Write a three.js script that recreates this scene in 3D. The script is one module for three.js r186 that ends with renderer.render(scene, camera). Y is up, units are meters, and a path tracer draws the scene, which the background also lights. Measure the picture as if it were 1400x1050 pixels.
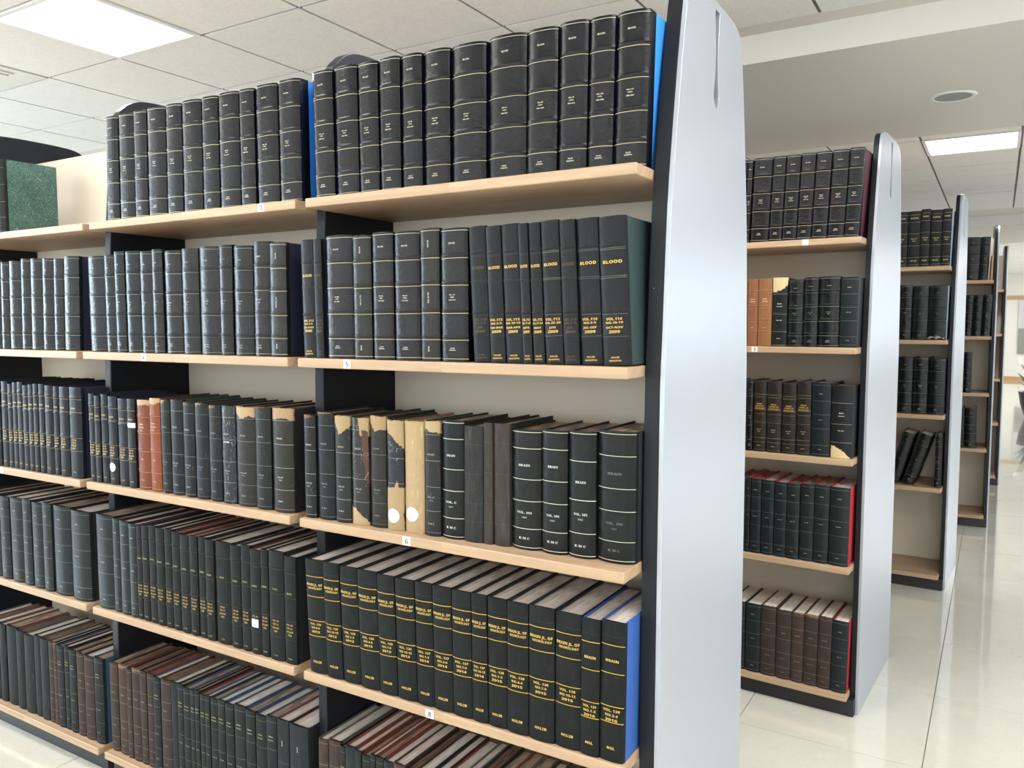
import * as THREE from 'three';
import { RectAreaLightUniformsLib } from 'three/addons/lights/RectAreaLightUniformsLib.js';
import { RoundedBoxGeometry } from 'three/addons/geometries/RoundedBoxGeometry.js';
import { mergeGeometries } from 'three/addons/utils/BufferGeometryUtils.js';

// ------------------------------------------------------------ camera, exposure, large lights
const scene = new THREE.Scene();
scene.background = new THREE.Color(0.75, 0.85, 1.0);
const camera = new THREE.PerspectiveCamera(50.87, 1400 / 1050, 0.05, 80);
camera.position.set(0.5995, 1.43, 1.4196);
camera.rotation.order = 'YXZ';
camera.rotation.set(-0.0734, 0.5415, 0);
const renderer = new THREE.WebGLRenderer({ antialias: true });
renderer.toneMapping = THREE.LinearToneMapping;
renderer.toneMappingExposure = 1.28;
renderer.shadowMap.enabled = true;
RectAreaLightUniformsLib.init();
const PANEL = 17;            // ceiling panels
const PANEL_COLOR = [1.0, 0.985, 0.955];
const DAY = { left: 14, front: 1.35, right: 1.0 };   // daylight through the frosted windows of each wall
const DAY_COLOR = { left: [0.68, 0.84, 1.0], front: [1.0, 0.99, 0.95], right: [0.82, 0.91, 1.0] };
const CEIL = 2.71;

// ------------------------------------------------------------ helpers
let seed = 12345;
function rnd() { seed |= 0; seed = seed + 0x6D2B79F5 | 0; let t = Math.imul(seed ^ seed >>> 15, 1 | seed); t = t + Math.imul(t ^ t >>> 7, 61 | t) ^ t; return ((t ^ t >>> 14) >>> 0) / 4294967296; }
const rr = (a, b) => a + (b - a) * rnd();
const pick = (a) => a[Math.floor(rnd() * a.length)];
const rad = (d) => d * Math.PI / 180;
const counts = {};
function numbered(name) { const n = counts[name] = (counts[name] ?? -1) + 1; return n ? `${name}_${String(n).padStart(3, '0')}` : name; }
function shade(o) { o.castShadow = true; o.receiveShadow = true; return o; }
function mesh(name, geometry, material, parent) { const m = shade(new THREE.Mesh(geometry, material)); m.name = name; parent.add(m); return m; }
const unitBox = new THREE.BoxGeometry(1, 1, 1);
function box(name, [x0, x1], [y0, y1], [z0, z1], material, parent) {
  const m = mesh(name, unitBox, material, parent);
  m.position.set((x0 + x1) / 2, (y0 + y1) / 2, (z0 + z1) / 2); m.scale.set(x1 - x0, y1 - y0, z1 - z0); return m;
}
function boxGeo(x0, x1, y0, y1, z0, z1) { const g = new THREE.BoxGeometry(x1 - x0, y1 - y0, z1 - z0); g.translate((x0 + x1) / 2, (y0 + y1) / 2, (z0 + z1) / 2); return g; }
function thing(name, label, category, group, position = [0, 0, 0]) {
  const g = new THREE.Group(); g.name = numbered(name); g.userData = { label, category }; if (group) g.userData.group = group;
  g.position.set(...position); scene.add(g); return g;
}
function structure(name, label, category) { const g = new THREE.Group(); g.name = name; g.userData = { kind: 'structure', label, category }; scene.add(g); return g; }
const lin = (r, g, b) => new THREE.Color().setRGB(r, g, b);
const std = (o) => new THREE.MeshStandardMaterial(o);

// value noise as a repeating DataTexture
function noiseGrid(n, cells, rng = rnd) {
  const g = Array.from({ length: cells * cells }, rng), out = new Float32Array(n * n), s = cells / n, f = (t) => t * t * (3 - 2 * t);
  for (let y = 0; y < n; y++) for (let x = 0; x < n; x++) {
    const fx = x * s, fy = y * s, x0 = Math.floor(fx), y0 = Math.floor(fy), tx = f(fx - x0), ty = f(fy - y0), x1 = (x0 + 1) % cells, y1 = (y0 + 1) % cells;
    out[y * n + x] = (g[y0 * cells + x0] * (1 - tx) + g[y0 * cells + x1] * tx) * (1 - ty) + (g[y1 * cells + x0] * (1 - tx) + g[y1 * cells + x1] * tx) * ty;
  }
  return out;
}
function fbm(n, list) { const out = new Float32Array(n * n); let tot = 0; for (const [c, w] of list) { const g = noiseGrid(n, c); tot += w; for (let i = 0; i < out.length; i++) out[i] += w * g[i]; } return out.map((v) => v / tot); }
function dataTex(n, fn, { srgb = false, repeat = [1, 1], channel = 0 } = {}) {
  const d = new Uint8Array(n * n * 4);
  for (let i = 0; i < n * n; i++) { const c = fn(i % n, Math.floor(i / n), i); d[4 * i] = c[0]; d[4 * i + 1] = c[1]; d[4 * i + 2] = c[2]; d[4 * i + 3] = 255; }
  const t = new THREE.DataTexture(d, n, n, THREE.RGBAFormat); t.wrapS = t.wrapT = THREE.RepeatWrapping; t.magFilter = THREE.LinearFilter; t.minFilter = THREE.LinearMipmapLinearFilter; t.generateMipmaps = true;
  if (srgb) t.colorSpace = THREE.SRGBColorSpace; t.repeat.set(...repeat); t.channel = channel; t.needsUpdate = true; return t;
}
const grey = (v) => { v = Math.max(0, Math.min(255, v)); return [v, v, v]; };
function canvasTex(w, h, draw) {
  const c = document.createElement('canvas'); c.width = w; c.height = h; draw(c.getContext('2d'), w, h);
  const t = new THREE.CanvasTexture(c); t.colorSpace = THREE.SRGBColorSpace; t.anisotropy = 8; return t;
}

// ------------------------------------------------------------ materials
const nFine = fbm(256, [[128, 1], [64, .6], [32, .4]]);
const nMid = fbm(256, [[8, 1], [16, .6], [64, .5], [128, .3]]);
const leatherBump = dataTex(256, (x, y, i) => grey(255 * (.25 * nFine[i] + .75 * nMid[i])), { channel: 1 });
const clothBump = dataTex(128, (x, y) => grey(128 + 60 * Math.sin(x * Math.PI / 2) * ((y >> 1) % 2 ? 1 : -1) + rr(-50, 50)), { channel: 1 });
const tileNoise = dataTex(256, (x, y, i) => grey(238 + 44 * (nFine[i] - .5) + 10 * (nMid[i] - .5)), {});
const woodGrain = (() => {
  const n = 256, a = noiseGrid(n, 8), b = noiseGrid(n, 64);
  return dataTex(n, (x, y) => { const g = a[y * n + Math.floor(x / 8)] * .5 + b[y * n + Math.floor(x / 16)] * .5; const v = .9 + .18 * (g - .5); return [200 * v, 168 * v, 135 * v]; }, { srgb: true });
})();
const M = {
  silver: std({ color: lin(.40, .43, .485), roughness: .34, metalness: .35 }),
  black: new THREE.MeshPhysicalMaterial({ color: lin(.010, .012, .016), roughness: .4, specularIntensity: .45 }),
  plinth: std({ color: lin(.014, .015, .017), roughness: .5 }),
  backPanel: std({ color: lin(.71, .65, .545), roughness: .75, bumpMap: tileNoise, bumpScale: .0002 }),
  shelf: std({ map: woodGrain, roughness: .45 }),
  sticker: std({ color: lin(.8, .8, .78), roughness: .6 }),
  ceilTile: std({ color: lin(.83, .82, .80), map: tileNoise, roughness: .95, bumpMap: tileNoise, bumpScale: .0008 }),
  ceilPlain: std({ color: lin(.66, .63, .585), roughness: .92 }),
  gridBar: std({ color: lin(.16, .15, .135), roughness: .7 }),
  wall: std({ color: lin(.80, .785, .73), roughness: .9 }),
  trim: std({ color: lin(.52, .33, .17), roughness: .55 }),
  grout: std({ color: lin(.17, .155, .13), roughness: .9 }),
  lampFrame: std({ color: lin(.78, .78, .78), roughness: .5 }),
  diffuser: std({ color: lin(.8, .8, .8), roughness: .8, emissive: lin(1, .99, .97), emissiveIntensity: 1.6 }),
  ventWhite: std({ color: lin(.72, .71, .68), roughness: .6 }),
  ventGrey: std({ color: lin(.30, .30, .29), roughness: .8 }),
  pane: std({ color: lin(.7, .75, .8), roughness: .5, emissive: lin(.85, .93, 1), emissiveIntensity: 1.0 }),
  frameMetal: std({ color: lin(.55, .56, .57), roughness: .4, metalness: .4 }),
  glassFilm: std({ color: lin(.25, .26, .22), roughness: .15 }),
  glassPale: std({ color: lin(.45, .52, .52), roughness: .12 }),
  purple: std({ color: lin(.035, .018, .028), roughness: .25 }),
  soil: std({ color: lin(.03, .022, .015), roughness: 1 }),
  leafGreen: std({ color: lin(.035, .10, .025), roughness: .5, side: THREE.DoubleSide }),
  petal: std({ color: lin(.78, .76, .66), roughness: .55, side: THREE.DoubleSide }),
  spadix: std({ color: lin(.65, .5, .15), roughness: .7 }),
  paper: std({ color: lin(.55, .42, .28), roughness: .9, side: THREE.DoubleSide }),
  screw: std({ color: lin(.7, .7, .7), roughness: .3, metalness: .8 }),
};
// cloth and leather of cover boards
const boardColors = { black: [.016, .017, .02], navy: [.014, .016, .04], blue: [.035, .27, .83], blueDeep: [.03, .10, .36], teal: [.018, .040, .040], green: [.03, .065, .045], maroon: [.09, .022, .035], red: [.42, .02, .03], redDull: [.20, .05, .04], blueDull: [.045, .10, .20], brown: [.06, .038, .028], grey: [.10, .11, .115], paleBlue: [.25, .36, .45], tan: [.3, .19, .1] };
const boardMat = {}; for (const k in boardColors) boardMat[k] = std({ color: lin(...boardColors[k]), roughness: .62 });
boardMat.marble = std({ roughness: .45, map: (() => { const n = 256, a = fbm(n, [[6, 1], [12, .8], [24, .6]]), b = fbm(n, [[10, 1], [20, .8], [48, .5]]); return dataTex(n, (x, y, i) => { const v1 = Math.abs(Math.sin(a[i] * 40)), v2 = Math.abs(Math.sin(b[i] * 46)); const k = Math.pow(1 - Math.min(v1, v2), 4) * .8 + .25 * nMid[i]; return [24 + 112 * k, 54 + 118 * k, 52 + 104 * k]; }, { srgb: true }); })() });
// page edges: the leaves run along the fore edge direction
function pagesTex(r, g, b, streak) { const n = 128, line = Array.from({ length: n }, () => rnd()), a = noiseGrid(n, 8); return dataTex(n, (x, y, i) => { const v = .86 + .2 * (line[x] - .5) + streak * (a[i] - .5); return [r * v, g * v, b * v]; }, { srgb: true }); }
const pageMat = {}; for (const [k, r, g, b, s] of [['cream', 250, 242, 228, .1], ['grey', 236, 226, 220, .18], ['dust', 172, 150, 132, .45], ['brown', 118, 92, 74, .5], ['redEdge', 150, 66, 56, .5], ['dark', 96, 88, 80, .5]]) pageMat[k] = std({ map: pagesTex(r, g, b, s), roughness: .9 });

// ------------------------------------------------------------ room shell
const X0 = -8.2, X1 = 5.2, Z0 = -23.0, Z1 = 6.2;
{
  const floor = structure('floor', 'glossy cream floor of large square tiles with thin dark joints', 'floor');
  box('grout_bed', [X0 - .1, X1 + .1], [-.12, -.003], [Z0 - .1, Z1 + .1], M.grout, floor);
  const variants = [0, 1, 2, 3].map((k) => new THREE.MeshPhysicalMaterial({ color: lin(.83 + .012 * k, .81 + .012 * k, .725 + .014 * k), roughness: .12, clearcoat: 1, clearcoatRoughness: .03,
    map: (() => { const a = fbm(128, [[4, 1], [16, .6], [64, .8]]); return dataTex(128, (x, y, i) => { const v = 232 + 14 * (a[i] - .5); return [v, v, v * .99]; }, { srgb: true }); })() }));
  const g = new THREE.BoxGeometry(.597, .02, .597); g.translate(.3, -.01, .3);
  const rest = [];
  for (let i = -15; i < 9; i++) for (let j = -35; j < 14; j++) {
    const x = .44 + .6 * i, z = -2.01 + .6 * j; if (x < X0 - .6 || x > X1 || z < Z0 - .6 || z > Z1) continue;
    const seen = (x > -1.6 && x < 1.6 && z > -13.5 && z < 1) || (x > -3.4 && x <= -1.6 && z > -.7 && z < 1);
    if (seen) { const m = mesh('floor_tile', g, variants[(i * 7 + j * 5 + 200) % 4], floor); m.position.set(x, rr(-.0004, .0004), z); }
    else { const c = g.clone(); c.translate(x, 0, z); rest.push(c); }
  }
  const r = mesh('floor_tile_field', mergeGeometries(rest), variants[1], floor); r.userData.kind = 'stuff';
}
function ceilingField(parent, gx, gz, xr, zr, seen, skip) {
  // tiles hang between the bars of an exposed grid; joints are real gaps
  const rest = [], bars = [], gap = .008;
  const xs = [], zs = [];
  for (let x = gx - .6 * Math.floor((gx - xr[0]) / .6); x < xr[1]; x += .6) xs.push(x);
  for (let z = gz - .6 * Math.floor((gz - zr[0]) / .6); z < zr[1]; z += .6) zs.push(z);
  if (xs[0] > xr[0] + .02) xs.unshift(xr[0]); xs.push(xr[1]); if (zs[0] > zr[0] + .02) zs.unshift(zr[0]); zs.push(zr[1]);
  const g6 = new THREE.BoxGeometry(.6 - 2 * gap, .016, .6 - 2 * gap);
  for (let i = 0; i < xs.length - 1; i++) for (let j = 0; j < zs.length - 1; j++) {
    const cx = (xs[i] + xs[i + 1]) / 2, cz = (zs[j] + zs[j + 1]) / 2; if (skip(cx, cz)) continue;
    const w = xs[i + 1] - xs[i] - 2 * gap, d = zs[j + 1] - zs[j] - 2 * gap; if (w < .02 || d < .02) continue;
    const full = Math.abs(w - .6 + 2 * gap) < .002 && Math.abs(d - .6 + 2 * gap) < .002;
    if (seen(cx, cz)) { const m = mesh('ceiling_tile', full ? g6 : new THREE.BoxGeometry(w, .016, d), M.ceilTile, parent); m.position.set(cx, CEIL + .008, cz); }
    else rest.push(boxGeo(cx - w / 2, cx + w / 2, CEIL, CEIL + .016, cz - d / 2, cz + d / 2));
  }
  for (const x of xs) box('grid_bar', [x - .012, x + .012], [CEIL + .006, CEIL + .02], zr, M.gridBar, parent);
  for (const z of zs) box('grid_bar', xr, [CEIL + .0065, CEIL + .0195], [z - .012, z + .012], M.gridBar, parent);
  if (rest.length) { const r = mesh('ceiling_tile_field', mergeGeometries(rest), M.ceilTile, parent); r.userData.kind = 'stuff'; }
}
const lamps = [];       // [x, z] centres of the square light panels
const NEAR_X = [-5.18, -2.78, -.38, 2.02, 4.42];
for (const x of NEAR_X) for (const [z, dx] of [[-.73, 0], [.47, -1.2], [2.87, 0], [5.27, -1.2]]) lamps.push([x + dx, z]);
const FAR_X = [-6.815, -4.415, -2.015, .385, 2.785], FAR_Z = [-5.27];
for (const x of FAR_X) for (const z of FAR_Z) lamps.push([x, z]);
const diffusers = [[.385, -7.67], [-3.98, -.73]];
const hasFitting = (x, z) => [...lamps, ...diffusers].some(([a, b]) => Math.abs(a - x) < .29 && Math.abs(b - z) < .29);
{
  const ceiling = structure('ceiling', 'suspended ceiling of pale square tiles with dropped plaster bands', 'ceiling');
  box('slab', [X0 - .1, X1 + .1], [CEIL + .021, CEIL + .3], [Z0 - .1, Z1 + .1], M.ceilPlain, ceiling);
  ceilingField(ceiling, -1.88, -1.03, [X0, X1], [-2.18, Z1], (x, z) => x > -5.6 && x < 1 && z < .2, hasFitting);
  ceilingField(ceiling, .085, -4.97, [X0, X1], [-9.12, -4.25], (x, z) => x > -1.4 && x < 1.6, hasFitting);
  box('border_strip', [X0, X1], [CEIL + .004, CEIL + .02], [-2.30, -2.18], M.ceilPlain, ceiling);
  box('border_strip', [X0, X1], [CEIL + .004, CEIL + .02], [-9.78, -9.12], M.ceilPlain, ceiling);
  box('dropped_band', [X0, X1], [2.59, CEIL + .02], [-4.25, -2.30], M.ceilPlain, ceiling);
  box('dropped_band', [X0, X1], [2.59, CEIL + .02], [-12.2, -9.78], M.ceilPlain, ceiling);
  box('far_ceiling', [X0, X1], [CEIL, CEIL + .02], [Z0, -12.2], M.ceilTile, ceiling);
}
function wallMesh(name, label, geos, material = M.wall) { const m = mesh(name, geos.length > 1 ? mergeGeometries(geos) : geos[0], material, scene); m.userData = { kind: 'structure', label, category: 'wall' }; return m; }
wallMesh('wall_far', 'white wall at the far end of the aisle', [boxGeo(X0 - .2, X1 + .2, 0, CEIL + .02, Z0 - .2, Z0)]);
// three walls have a long band of frosted windows each; the panes sit in real openings
const WY = [.85, 2.45];
function windowWall(name, label, at, axis, span, winLabel, n, power) {
  // axis 'x': wall at x = at, window along z; axis 'z': wall at z = at, window along x
  const out = Math.sign(at), th = [Math.min(at, at + .2 * out), Math.max(at, at + .2 * out)], [a, b] = axis === 'x' ? [Z0, Z1] : [X0 - .2, X1 + .2];
  const B = (u0, u1, y0, y1) => axis === 'x' ? boxGeo(th[0], th[1], y0, y1, u0, u1) : boxGeo(u0, u1, y0, y1, th[0], th[1]);
  wallMesh(name, label, [B(a, span[0], 0, CEIL + .02), B(span[1], b, 0, CEIL + .02), B(span[0], span[1], 0, WY[0]), B(span[0], span[1], WY[1], CEIL + .02)]);
  const w = structure(numbered('window'), winLabel, 'window'); w.name = `window_${n}`;
  const put = (nm, u, y, dep, m) => { const d = dep.map((q) => at + out * q).sort((p, q) => p - q); return axis === 'x' ? box(nm, d, y, u, m, w) : box(nm, u, y, d, m, w); };
  put('pane', span, WY, [.1, .12], M.pane);
  const k = Math.max(2, Math.round((span[1] - span[0]) / 1.4)); for (let i = 0; i <= k; i++) { const u = span[0] + (span[1] - span[0]) * i / k; put('mullion', [u - .03, u + .03], WY, [.02, .1], M.frameMetal); }
  for (const y of WY) put('rail', span, [y - .03, y + .03], [.02, .1], M.frameMetal);
  const l = new THREE.RectAreaLight(lin(...DAY_COLOR[power]), DAY[power], span[1] - span[0], WY[1] - WY[0]), u = (span[0] + span[1]) / 2, y = (WY[0] + WY[1]) / 2;
  if (axis === 'x') { l.position.set(at - .01 * out, y, u); l.lookAt(at - out, y, u); } else { l.position.set(u, y, at - .01 * out); l.lookAt(u, y, at - out); }
  l.castShadow = true; l.name = 'window_daylight'; w.add(l);
}
windowWall('wall_left', 'white side wall with a frosted window', X0, 'x', [.6, 3.2], 'frosted daylight window in the left wall', 1, 'left');
windowWall('wall_front', 'white wall behind the viewer with a window band', Z1, 'z', [-6.6, 3.6], 'long frosted daylight window behind the viewer', 3, 'front');
windowWall('wall_right', 'white side wall with a long window band', X1, 'x', [-22, 3], 'long frosted daylight window in the right wall', 4, 'right');
// far end: wooden head trim, baseboard, window beside the aisle
{
  const t = structure('trim_1', 'brown wooden head trim across the far white wall', 'trim'); box('trim_board', [X0, X1], [2.07, 2.17], [Z0, Z0 + .03], M.trim, t);
  const b = structure('baseboard_far', 'brown wooden baseboard along the far wall', 'baseboard'); box('baseboard', [X0, X1], [0, .10], [Z0, Z0 + .025], M.trim, b);
  const w = structure('window_2', 'far window with pale upper pane and dull green lower panel', 'window');
  box('frame', [1.02, 2.3], [.68, 2.06], [Z0 + .001, Z0 + .03], M.frameMetal, w);
  box('pane', [1.14, 2.2], [1.36, 2.0], [Z0 + .028, Z0 + .04], M.glassPale, w);
  box('lower_panel', [1.03, 2.29], [.69, 1.33], [Z0 + .028, Z0 + .045], M.glassFilm, w);
}

// ------------------------------------------------------------ ceiling fittings
function lightPanel(x, z, label) {
  const t = thing('ceiling_light', label, 'light', 'square ceiling light panels', [x, CEIL, z]);
  for (const s of [-1, 1]) { box('frame_rail', [-.296, .296], [-.006, .012], s > 0 ? [.276, .296] : [-.296, -.276], M.lampFrame, t); box('frame_rail', s > 0 ? [.276, .296] : [-.296, -.276], [-.006, .012], [-.276, .276], M.lampFrame, t); }
  box('diffuser', [-.276, .276], [.002, .012], [-.276, .276], M.diffuser, t);
  const l = new THREE.RectAreaLight(lin(...PANEL_COLOR), PANEL, .55, .55); l.position.y = -.008; l.rotation.x = -Math.PI / 2; l.castShadow = true; l.name = 'panel_light'; t.add(l);
}
for (const [x, z] of lamps) lightPanel(x, z, z === -.73 && x === -2.78 ? 'square white ceiling light panel glowing above the first bookcase' : z < -4 && Math.abs(x - .385) < .01 ? 'square white ceiling light panel beyond the dropped plaster band' : 'square white light panel added to brighten the far end');
for (const z of [-13.5, -15.9, -18.3, -20.7]) for (const x of [-3.5, .4, 2.2, 4]) lightPanel(x, z, 'square white light panel added to brighten the far end');  // extra panels added only to brighten the far end of the room
{
  const t = thing('round_vent', 'round white ceiling vent with grey centre in the dropped band', 'vent', null, [.355, 2.59, -3.345]);
  const ring = new THREE.TorusGeometry(.095, .014, 8, 40); ring.rotateX(Math.PI / 2); ring.scale(1, .5, 1); mesh('ring', ring, M.ventWhite, t);
  const disc = new THREE.CylinderGeometry(.088, .088, .004, 40); disc.translate(0, -.002, 0); mesh('grille', disc, M.ventGrey, t);
  for (const [i, [x, z]] of diffusers.entries()) {
    const d = thing('air_diffuser', i ? 'ceiling air diffuser with dark slots beside the glowing panel' : 'long slotted ceiling air diffuser beyond the dropped plaster band', 'diffuser', null, [x, CEIL, z]);
    // a white plate of strips with open slots between them; a slanted blade stands in each slot
    const cuts = i ? [.150, .185, .205, .240] : [-.13, -.07, .11, .17], run = (u0, u1, v0, v1, name = 'plate') => i ? box(name, [u0, u1], [-.003, .010], [v0, v1], M.ventWhite, d) : box(name, [v0, v1], [-.003, .010], [u0, u1], M.ventWhite, d);
    const e0 = i ? -.17 : -.27, e1 = .27;
    run(-.29, cuts[0], e0, e1); run(cuts[1], cuts[2], e0, e1); run(cuts[3], .29, e0, e1); run(-.29, .29, -.29, e0); run(-.29, .29, e1, .29);
    for (const k of [0, 2]) { const c = (cuts[k] + cuts[k + 1]) / 2, q = run(c - .001, c + .001, e0, e1, 'blade'); q.position.y += .004; q.rotation[i ? 'z' : 'x'] = .5; }
  }
}

// ------------------------------------------------------------ bookcases
const H = [1.738, 1.349, .953, .562, .087], FZ = [-.035, 0, .004, 0, -.02], MID = -.386;
const PROFILE = [[.31, 0], [.307, .5], [.301, 1.25], [.293, 1.40], [.275, 1.65], [.25, 1.82], [.225, 1.96], [.206, 2.05], [.197, 2.085], [.18, 2.115], [.14, 2.130], [.08, 2.135], [0, 2.136]];
const PROFILE_MID = [[.306, 0], [.303, .5], [.297, 1.25], [.29, 1.40], [.283, 1.65], [.268, 1.85], [.253, 2.02], [.24, 2.08], [.213, 2.11], [.19, 2.126], [.15, 2.14], [.08, 2.145], [0, 2.146]];
function profileShape(inset = 0, list = PROFILE) {
  const f = new THREE.SplineCurve(list.map(([a, b]) => new THREE.Vector2(Math.max(0, a - inset), b))).getPoints(44);
  const s = new THREE.Shape(); f.forEach((p, i) => i ? s.lineTo(p.x, p.y) : s.moveTo(p.x, p.y));
  [...f].reverse().slice(1).forEach((p) => s.lineTo(-p.x, p.y)); s.closePath(); return s;
}
function panelGeo(shape, thick, bevel) {
  const g = new THREE.ExtrudeGeometry(shape, { depth: thick - 2 * bevel, bevelEnabled: bevel > 0, bevelSize: bevel, bevelThickness: bevel, bevelOffset: -bevel, bevelSegments: 2, curveSegments: 8 });
  g.translate(0, 0, bevel); g.rotateY(Math.PI / 2); return g;   // shape x -> -z, depth -> +x
}
const endShape = profileShape();
{ // slit with a drop-shaped lower end, cut through the silver panel
  const left = [[.016, 2.118], [.015, 2.10], [.009, 2.05], [.009, 2.0], [.013, 1.965], [.017, 1.945], [.0165, 1.93], [.009, 1.915], [0, 1.91]];
  const c = new THREE.SplineCurve(left.map(([a, b]) => new THREE.Vector2(a, b))).getPoints(30), p = new THREE.Path();
  c.forEach((q, i) => i ? p.lineTo(q.x, q.y) : p.moveTo(q.x, q.y)); [...c].reverse().slice(1).forEach((q) => p.lineTo(-q.x, q.y)); p.closePath(); endShape.holes.push(p);
}
const endPanelGeo = panelGeo(endShape, .010, .001), endUprightGeo = panelGeo(profileShape(.0015), .0325, .002), endUprightThin = panelGeo(profileShape(.0015), .0185, .002), uprightGeo = panelGeo(profileShape(0, PROFILE_MID), .0305, .003);
const shelfGeo = [0, 1, 2, 3, 4].map((r) => { const d = FZ[r] + .37, g = new RoundedBoxGeometry(.866, .023, d, 2, .003); const uv = g.attributes.uv, p = g.attributes.position; for (let i = 0; i < uv.count; i++) uv.setXY(i, p.getX(i) * 1.3, (p.getZ(i) + p.getY(i)) * 2.2); return g; });
const numberMat = {};
function stickerMat(s) { return numberMat[s] ??= std({ roughness: .6, map: canvasTex(96, 96, (c, w, h) => { c.fillStyle = '#e4e2da'; c.fillRect(0, 0, w, h); if (s) { c.fillStyle = '#222'; c.font = 'bold 76px sans-serif'; c.textAlign = 'center'; c.textBaseline = 'middle'; c.fillText(s, w / 2, h / 2 + 4); } }) }); }
const stickerGeo = (() => { const g = new THREE.BoxGeometry(.022, .02, .0006); return g; })();
function bookcase(label, [x, z], angle, bays, stickers, thin) {
  const t = thing('bookcase', label, 'bookcase', null, [x, 0, z]); t.rotation.y = angle;
  const L = -.9 * bays;
  for (const s of [1, -1]) {
    const u = mesh('end_upright', thin ? endUprightThin : endUprightGeo, M.black, t); u.position.set(s > 0 ? .0005 : L, 0, MID);
    const p = mesh('end_panel', endPanelGeo, M.silver, t); p.position.set(s > 0 ? (thin ? .0192 : .0332) : L - .0102, 0, MID); if (s > 0) p.userData.label = 'silver-grey tapered end panel with a drop-shaped slit';
    for (const [y, dz] of s > 0 ? [[.62, .292], [1.5, .284]] : []) { const q = mesh('screw', new THREE.CylinderGeometry(.0022, .0022, .002, 10).rotateX(Math.PI / 2), M.screw, t); q.position.set(.012, y, MID + dz); }
  }
  for (let b = 1; b < bays; b++) { const u = mesh('upright', uprightGeo, M.black, t); u.position.set(-.899 - .9 * (b - 1), 0, MID); }
  for (let b = 0; b < bays; b++) {
    const a = -.8665 - .9 * b, e = -.9 * b - .0005;
    box('back_panel', [a, e], [.06, 2.055], [MID - .014, MID + .014], M.backPanel, t);
    box('plinth', [a, b ? e : thin ? .0185 : .0325], [0, .0625], [2 * MID + .052, -.052], M.plinth, t);
    for (const side of [1, -1]) for (let r = 0; r < 5; r++) {
      const d = FZ[r] + .37, m = mesh('shelf', shelfGeo[r], M.shelf, t), zc = FZ[r] - d / 2; m.position.set((a + e) / 2, H[r] - .0115, side > 0 ? zc : 2 * MID - zc);
      if (side < 0) continue;
      const st = stickers?.find((q) => q[0] === b + 1 && q[1] === r + 1);
      if (st) { const k = mesh('shelf_number', stickerGeo, stickerMat(st[3]), m); k.position.set(st[2] - (a + e) / 2, .0005, d / 2 + .0004); k.userData.label = st[3] ? `small white sticker with number ${st[3]}` : 'small blank white sticker'; }
    }
  }
  return t;
}
const CASES = [
  { at: [0, 0], a: 0, bays: 4, label: 'long black bookcase with maple shelves, closest silver end panel', st: [[2, 1, -1.02, '3'], [2, 2, -1.47, '4'], [1, 2, -.705, '5'], [1, 3, -.53, '6'], [1, 4, -.472, '8'], [3, 3, -2.25, '']] },
  { at: [.175, -1.612], a: rad(-3.5), bays: 3, thin: 1, label: 'second black bookcase in the row, old red and tan volumes', st: [[1, 2, -.355, '3'], [1, 1, -.19, '']] },
  { at: [.37, -3.36], a: rad(-2.5), bays: 3, thin: 1, label: 'third black bookcase in the row with an empty bottom shelf' },
  { at: [.559, -5.06], a: rad(2.2), bays: 3, thin: 1, label: 'fourth black bookcase in the row, almost empty lower shelves' },
  { at: [.625, -6.85], a: rad(1.8), bays: 3, thin: 1, label: 'fifth black bookcase in the row, furthest along the aisle' },
];
const cases = CASES.map((c) => bookcase(c.label, c.at, c.a, c.bays, c.st, c.thin));

// ------------------------------------------------------------ books
// Spine prints live in a few canvas atlases: colour of leather or cloth, gilt rules, lettering, torn and stained patches.
const atlases = [];
function cellFor(kind, big) {
  const cw = big ? 146 : 102, ch = big ? 682 : 512;
  let a = atlases.find((q) => q.kind === kind && q.big === big && q.n < q.max);
  if (!a) {
    const c = document.createElement('canvas'); c.width = c.height = 2048; const ctx = c.getContext('2d'); ctx.fillStyle = '#222'; ctx.fillRect(0, 0, 2048, 2048);
    const t = new THREE.CanvasTexture(c); t.colorSpace = THREE.SRGBColorSpace; t.anisotropy = 8;
    const mat = new THREE.MeshPhysicalMaterial({ map: t, specularIntensity: kind === 'gloss' ? .55 : .4, roughness: kind === 'gloss' ? .15 : kind === 'satin' ? .38 : .62, bumpMap: kind === 'cloth' ? clothBump : leatherBump, bumpScale: kind === 'cloth' ? .00025 : .0009 });
    a = { kind, big, ctx, mat, n: 0, cols: Math.floor(2048 / cw), max: Math.floor(2048 / cw) * Math.floor(2048 / ch) }; atlases.push(a);
  }
  const i = a.n++, x = (i % a.cols) * cw, y = Math.floor(i / a.cols) * ch;
  return { a, x, y, cw, ch };
}
const GOLD = '#d9b657', PALE = '#d8cfb4', WHITE = '#d9d8d2', DIM = '#8d8a80';
const WORDS = ['first', 'second', 'third', 'fourth', 'fifth', 'sixth', 'seventh', 'eighth', 'ninth', 'tenth', 'eleventh', 'twelfth', 'thirteenth', 'fourteenth', 'fifteenth', 'sixteenth', 'seventeenth', 'eighteenth', 'nineteenth', 'twentieth', 'twenty-first', 'twenty-second', 'twenty-third', 'twenty-fourth', 'twenty-fifth', 'twenty-sixth', 'twenty-seventh', 'twenty-eighth'];
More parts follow.
